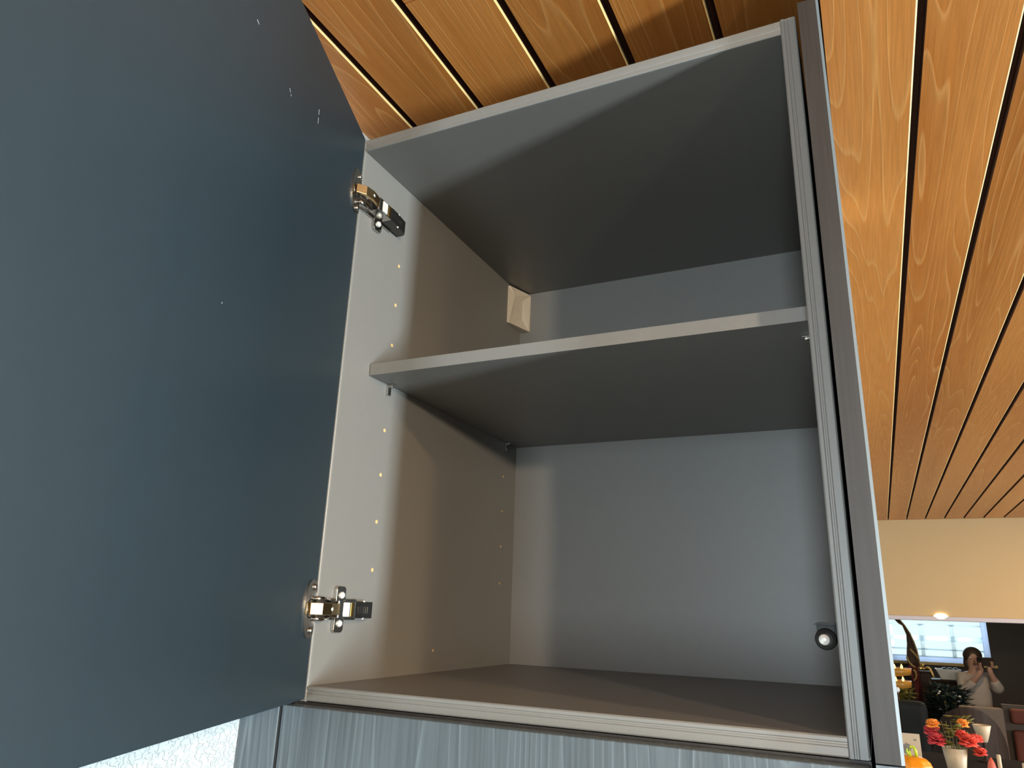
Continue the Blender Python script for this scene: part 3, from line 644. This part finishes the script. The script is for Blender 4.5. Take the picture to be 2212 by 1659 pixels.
bush('potted_plant', (0.745, 7.56, 0), 0.09, 0.78, 240, 0.09, 0.82, 1.04, 'olive', 0.07, 'olive gold leafy plant in a tall pot under the candle stand')
bush('potted_plant', (1.185, 8.5, 0), 0.13, 0.40, 700, 0.155, 0.50, 1.00, 'darkleaf', 0.09, 'dark teal leafy plant with small white blossoms left of the person', blossoms=13)
# dark console with a white flared planter
cn = empty('console_table', (1.287, 10.15, 0))
MB().box(-0.20, 0.17, -0.16, 0.16, 0.95, 0.98).build('table_top', 'darkwood', cn, bevel=0.004)
MB().box(-0.18, 0.15, -0.14, 0.14, 0.08, 0.95).build('body', 'darkwood', cn)
for sx in (-0.17, 0.14):
    for sy in (-0.13, 0.13): MB().box(sx-0.015, sx+0.015, sy-0.015, sy+0.015, 0, 0.08).build('leg', 'darkwood', cn)
tag(cn, 'dark narrow console below the far window behind the teal plant', 'table')
pl = empty('planter', (1.335, 10.13, 0.98))
vs = [(-0.075, -0.06, 0), (0.10, -0.06, 0), (0.10, 0.06, 0), (-0.075, 0.06, 0), (-0.13, -0.10, 0.12), (0.14, -0.10, 0.12), (0.14, 0.10, 0.12), (-0.13, 0.10, 0.12), (-0.115, -0.085, 0.12), (0.125, -0.085, 0.12), (0.125, 0.085, 0.12), (-0.115, 0.085, 0.12), (-0.075, -0.05, 0.05), (0.09, -0.05, 0.05), (0.09, 0.05, 0.05), (-0.075, 0.05, 0.05)]
fs = [(0, 3, 2, 1)]+[(i, (i+1) % 4, 4+(i+1) % 4, 4+i) for i in range(4)]+[(4+i, 4+(i+1) % 4, 8+(i+1) % 4, 8+i) for i in range(4)]+[(8+i, 8+(i+1) % 4, 12+(i+1) % 4, 12+i) for i in range(4)]+[(12, 13, 14, 15)]
MB().add(vs, fs).build('planter_body', 'white', pl, bevel=0.004)
for k in range(7):
    MB().ball((-0.06+0.03*k, -0.02+0.02*(k % 3), 0.105+0.012*(k % 2)), 0.032, 10, 6, (1, 1, 0.7)).build('moss_tuft', 'darkleaf', pl)
tag(pl, 'white flared planter on the dark console left of the person', 'planter')
# wooden pedestal with a gold leaf ornament
pd = empty('pedestal', (1.040, 9.0, 0))
MB().box(-0.052, 0.052, -0.05, 0.05, 0.06, 1.10).build('shaft', 'darkwood', pd, bevel=0.006)
MB().box(-0.065, 0.065, -0.065, 0.065, 0, 0.06).build('foot', 'darkwood', pd, bevel=0.006)
MB().box(-0.060, 0.060, -0.06, 0.06, 1.10, 1.118).build('cap', 'darkwood', pd, bevel=0.004)
tag(pd, 'slim dark wooden pedestal right of the maroon curtain', 'pedestal')
go = empty('gold_ornament', (1.040, 8.99, 1.118))
b = MB()
for (x, z, r) in ((-0.040, 0.022, 0.022), (-0.018, 0.058, 0.022), (-0.010, 0.020, 0.018), (0.030, 0.030, 0.022)): b.ball((x, 0, z), r, 12, 8, (1.2, 0.8, 0.8))
b.build('bead', 'brass', go)
MB().tube([(0.02, -0.01, 0.04), (0.05, -0.04, 0.03), (0.066, -0.062, -0.02), (0.078, -0.066, -0.06)], [0.010, 0.011, 0.011, 0.006], 8).build('tassel', 'goldtrim', go)
tag(go, 'small gold ornament on top of the slim wooden pedestal', 'ornament')
# tied-back drape in front of the window's left part
def ribbon(name, L_, Rr, mat, parent, y, fold=0.012, nf=5, thick=0.004):
    """cloth hung between a left and a right outline (lists of x,z), with folds"""
    nu = 36; vs = []; fs = []
    for (xl, zl), (xr, zr) in zip(L_, Rr):
        for i in range(nu+1):
            q = i/nu; vs.append((xl+(xr-xl)*q, y+fold*math.sin(q*nf*2*math.pi), zl+(zr-zl)*q))
    k = len(L_)
    for j in range(k-1):
        for i in range(nu): a = j*(nu+1)+i; fs.append((a, a+1, a+nu+2, a+nu+1))
    o = MB().add(vs, fs, True).build(name, mat, parent)
    m_ = o.modifiers.new('solid', 'SOLIDIFY'); m_.thickness = thick
    return o
cu = empty('curtain', (0, 10.6, 0))
up_l = [(0.62, 2.20), (0.70, 1.95), (0.80, 1.70), (0.875, 1.615), (0.922, 1.585), (0.955, 1.48), (0.950, 1.36), (0.935, 1.26), (0.925, 1.17), (0.935, 1.10)]
up_r = [(0.66, 2.20), (0.76, 1.95), (0.85, 1.745), (0.885, 1.668), (0.942, 1.588), (0.992, 1.49), (1.026, 1.39), (1.050, 1.28), (1.060, 1.17), (1.064, 1.10)]
ribbon('drape', up_l, up_r, 'browncloth', cu, 0.0, 0.006, 2)
ribbon('drape_fall', [(0.935, 1.10), (0.93, 1.06), (0.95, 0.98), (0.975, 0.85), (0.985, 0.70), (0.97, 0.02)], [(1.064, 1.10), (1.064, 1.06), (1.064, 0.98), (1.070, 0.85), (1.074, 0.70), (1.10, 0.02)], 'maroon', cu, 0.0, 0.008, 2)
MB().tube([(x+0.004, -0.012, z) for x, z in up_r[2:]], 0.0075, 8).build('gold_braid', 'goldtrim', cu)
MB().tube([(x-0.002, -0.012, z) for x, z in up_l[3:6]], 0.005, 8).build('gold_braid', 'goldtrim', cu)
MB().tube([(0.975, -0.03, 1.30), (1.005, -0.03, 1.26), (1.035, -0.03, 1.22), (1.064, -0.02, 1.17)], 0.011, 8).build('tie_back', 'goldtrim', cu)
MB().tube([(0.925, -0.035, 1.20), (0.945, -0.035, 1.14), (0.975, -0.035, 1.10), (1.01, -0.03, 1.08)], 0.012, 8).build('tie_back', 'goldtrim', cu)
MB().tube([(0.985, -0.05, 1.05), (1.003, -0.05, 1.03), (1.010, -0.05, 0.985), (1.003, -0.05, 0.945), (0.975, -0.05, 0.915)], [0.012, 0.014, 0.013, 0.012, 0.007], 8).build('hook', 'goldtrim', cu)
MB().tube([(0.45, 0.0, 2.21), (2.1, 0.0, 2.21)], 0.016, 12).build('curtain_rod', 'brass', cu)
tag(cu, 'brown and maroon tied back curtain with gold braid across the far window', 'curtain')
gl_ = empty('globe_light', (0.700, 6.05, 0))
MB().lathe([(0.07, 0), (0.075, 0.01), (0.012, 0.03), (0.006, 0.06), (0.006, 1.094), (0.001, 1.094)], 20).build('stand', 'darkmetal', gl_)
MB().ball((0, 0, 1.113), 0.020, 16, 12).build('globe', 'white', gl_)
tag(gl_, 'thin stand with a small white ball at the edge of the end panel', 'lamp')

# ------------------------------------------------------------------ the person seated far back, holding a phone up
PX, PY = 1.575, 9.65
pe = empty('person', (PX, PY, 0))
def skin(name, joints, edges, mat, parent, root=0, sub=2):
    me = bpy.data.meshes.new(name); me.from_pydata([j[0] for j in joints], edges, []); me.update()
    o = bpy.data.objects.new(name, me); COL.objects.link(o); o.parent = parent
    s = o.modifiers.new('skin', 'SKIN'); s.use_smooth_shade = True
    for v, j in zip(me.skin_vertices[0].data, joints):
        v.radius = j[1] if isinstance(j[1], tuple) else (j[1], j[1])
    me.skin_vertices[0].data[root].use_root = True
    m_ = o.modifiers.new('sub', 'SUBSURF'); m_.levels = sub; m_.render_levels = sub
    me.materials.append(MAT[mat]); return o
# joints: pelvis, waist, chest, neck, head; arms raised in front of the face; thighs forward, shins down
J = [((0, 0.02, 0.60), (0.135, 0.10)), ((0, 0.01, 0.78), (0.115, 0.085)), ((0, 0.0, 0.95), (0.135, 0.095)), ((0, 0.0, 1.06), (0.085, 0.07)), ((0, -0.01, 1.125), 0.048), ((0.0, -0.02, 1.19), (0.070, 0.075)), ((0.0, -0.02, 1.285), (0.074, 0.088)), ((0, -0.01, 1.335), (0.045, 0.055)),
     ((-0.145, 0.0, 1.05), 0.052), ((-0.135, -0.12, 0.90), 0.042), ((0.02, -0.24, 1.10), 0.030), ((0.05, -0.245, 1.17), 0.026),
     ((0.145, 0.0, 1.05), 0.052), ((0.195, -0.14, 0.93), 0.042), ((0.125, -0.24, 1.12), 0.030), ((0.12, -0.245, 1.19), 0.026),
     ((-0.09, -0.05, 0.58), 0.085), ((-0.11, -0.42, 0.56), 0.062), ((-0.11, -0.42, 0.10), 0.042), ((-0.11, -0.54, 0.05), 0.035),
     ((0.09, -0.05, 0.58), 0.085), ((0.11, -0.42, 0.56), 0.062), ((0.11, -0.42, 0.10), 0.042), ((0.11, -0.54, 0.05), 0.035)]
Ed = [(0, 1), (1, 2), (2, 3), (3, 4), (4, 5), (5, 6), (6, 7), (3, 8), (8, 9), (9, 10), (10, 11), (3, 12), (12, 13), (13, 14), (14, 15), (0, 16), (16, 17), (17, 18), (18, 19), (0, 20), (20, 21), (21, 22), (22, 23)]
skin('body', J, Ed, 'skin', pe)
def grow(j, d): return (j[0], tuple(x+d for x in j[1]) if isinstance(j[1], tuple) else j[1]+d)
S = [((0, 0.015, 0.72), (0.155, 0.12)), ((0, 0.01, 0.80), (0.140, 0.11)), grow(J[2], 0.02), ((0, 0, 1.05), (0.10, 0.085)), grow(J[8], 0.016), grow(J[9], 0.022), ((-0.03, -0.20, 1.03), 0.042), grow(J[12], 0.016), grow(J[13], 0.026), ((0.15, -0.20, 1.05), 0.046)]
skin('shirt', S, [(0, 1), (1, 2), (2, 3), (3, 4), (4, 5), (5, 6), (3, 7), (7, 8), (8, 9)], 'shirt', pe)
Tq = [((0, 0.02, 0.66), (0.15, 0.115)), grow(J[0], 0.015)]+[grow(J[k], 0.014) for k in (16, 17, 18)]+[grow(J[k], 0.014) for k in (20, 21, 22)]
skin('trousers', Tq, [(0, 1), (1, 2), (2, 3), (3, 4), (1, 5), (5, 6), (6, 7)], 'trousers', pe)
hb = MB().ball((0, 0.012, 1.285), 0.098, 20, 14, (1.0, 1.02, 0.95)); hb.ball((-0.065, 0.02, 1.20), 0.05, 12, 8, (0.7, 0.9, 1.7)); hb.ball((0.065, 0.02, 1.20), 0.05, 12, 8, (0.7, 0.9, 1.7))
hb.build('hair', 'hair', pe)
MB().ball((0, -0.118, 1.235), 0.014, 10, 6, (0.8, 1.2, 1.3)).build('nose', 'skin', pe)
for s in (-1, 1): MB().ball((s*0.032, -0.104, 1.262), 0.010, 10, 6, (1.3, 0.6, 0.8)).build('eye', 'white', pe)
MB().ball((0, -0.108, 1.195), 0.016, 10, 6, (1.4, 0.5, 0.4)).build('mouth', 'maroon', pe)
for (hx, hz, s) in ((0.035, 1.18, 1), (0.145, 1.20, -1)):       # fingers closed round the phone
    for k in range(4):
        MB().tube([(hx+s*0.012*0, -0.255, hz+0.006*k-0.02), (hx-s*0.012, -0.292, hz+0.017*k-0.02), (hx+s*0.012, -0.296, hz+0.018*k-0.02)], [0.009, 0.008, 0.007], 8).build('finger', 'skin', pe)
    MB().tube([(hx, -0.25, hz-0.02), (hx+s*0.016, -0.262, hz+0.012), (hx+s*0.028, -0.268, hz+0.024)], [0.010, 0.009, 0.008], 8).build('thumb', 'skin', pe)
tag(pe, 'person in a pale beige shirt holding a dark phone before the face by the window', 'person')
ph = empty('phone', (PX+0.09, PY-0.281, 1.232))
MB().box(-0.082, 0.082, -0.0045, 0.0045, -0.045, 0.045).build('phone_body', 'darkwood', ph, bevel=0.004, seg=3)
MB().box(-0.076, -0.038, -0.0065, -0.0045, 0.004, 0.040).build('camera_plate', 'greycloth', ph, bevel=0.001)
for dx, dz in ((-0.066, 0.031), (-0.066, 0.013), (-0.048, 0.022)): MB().lathe([(0.007, 0), (0.007, 0.002), (0.005, 0.002), (0.001, 0.001)], 16, mat=Matrix.Translation((dx, -0.0065, dz)) @ Matrix.Rotation(R(90), 4, 'X')).build('lens', 'black', ph)
tag(ph, 'dark phone held sideways in the hands of the seated person', 'phone')
sl = empty('stool', (PX, PY+0.03, 0))
MB().lathe([(0.17, 0.43), (0.185, 0.44), (0.185, 0.46), (0.17, 0.47), (0.001, 0.472)], 28).build('seat', 'darkwood', sl)
for a in (45, 135, 225, 315): MB().tube([(0.19*math.cos(R(a)), 0.19*math.sin(R(a)), 0), (0.12*math.cos(R(a)), 0.12*math.sin(R(a)), 0.435)], [0.014, 0.018], 10).build('leg', 'darkwood', sl)
tag(sl, 'dark round stool under the seated person in pale shirt', 'stool')
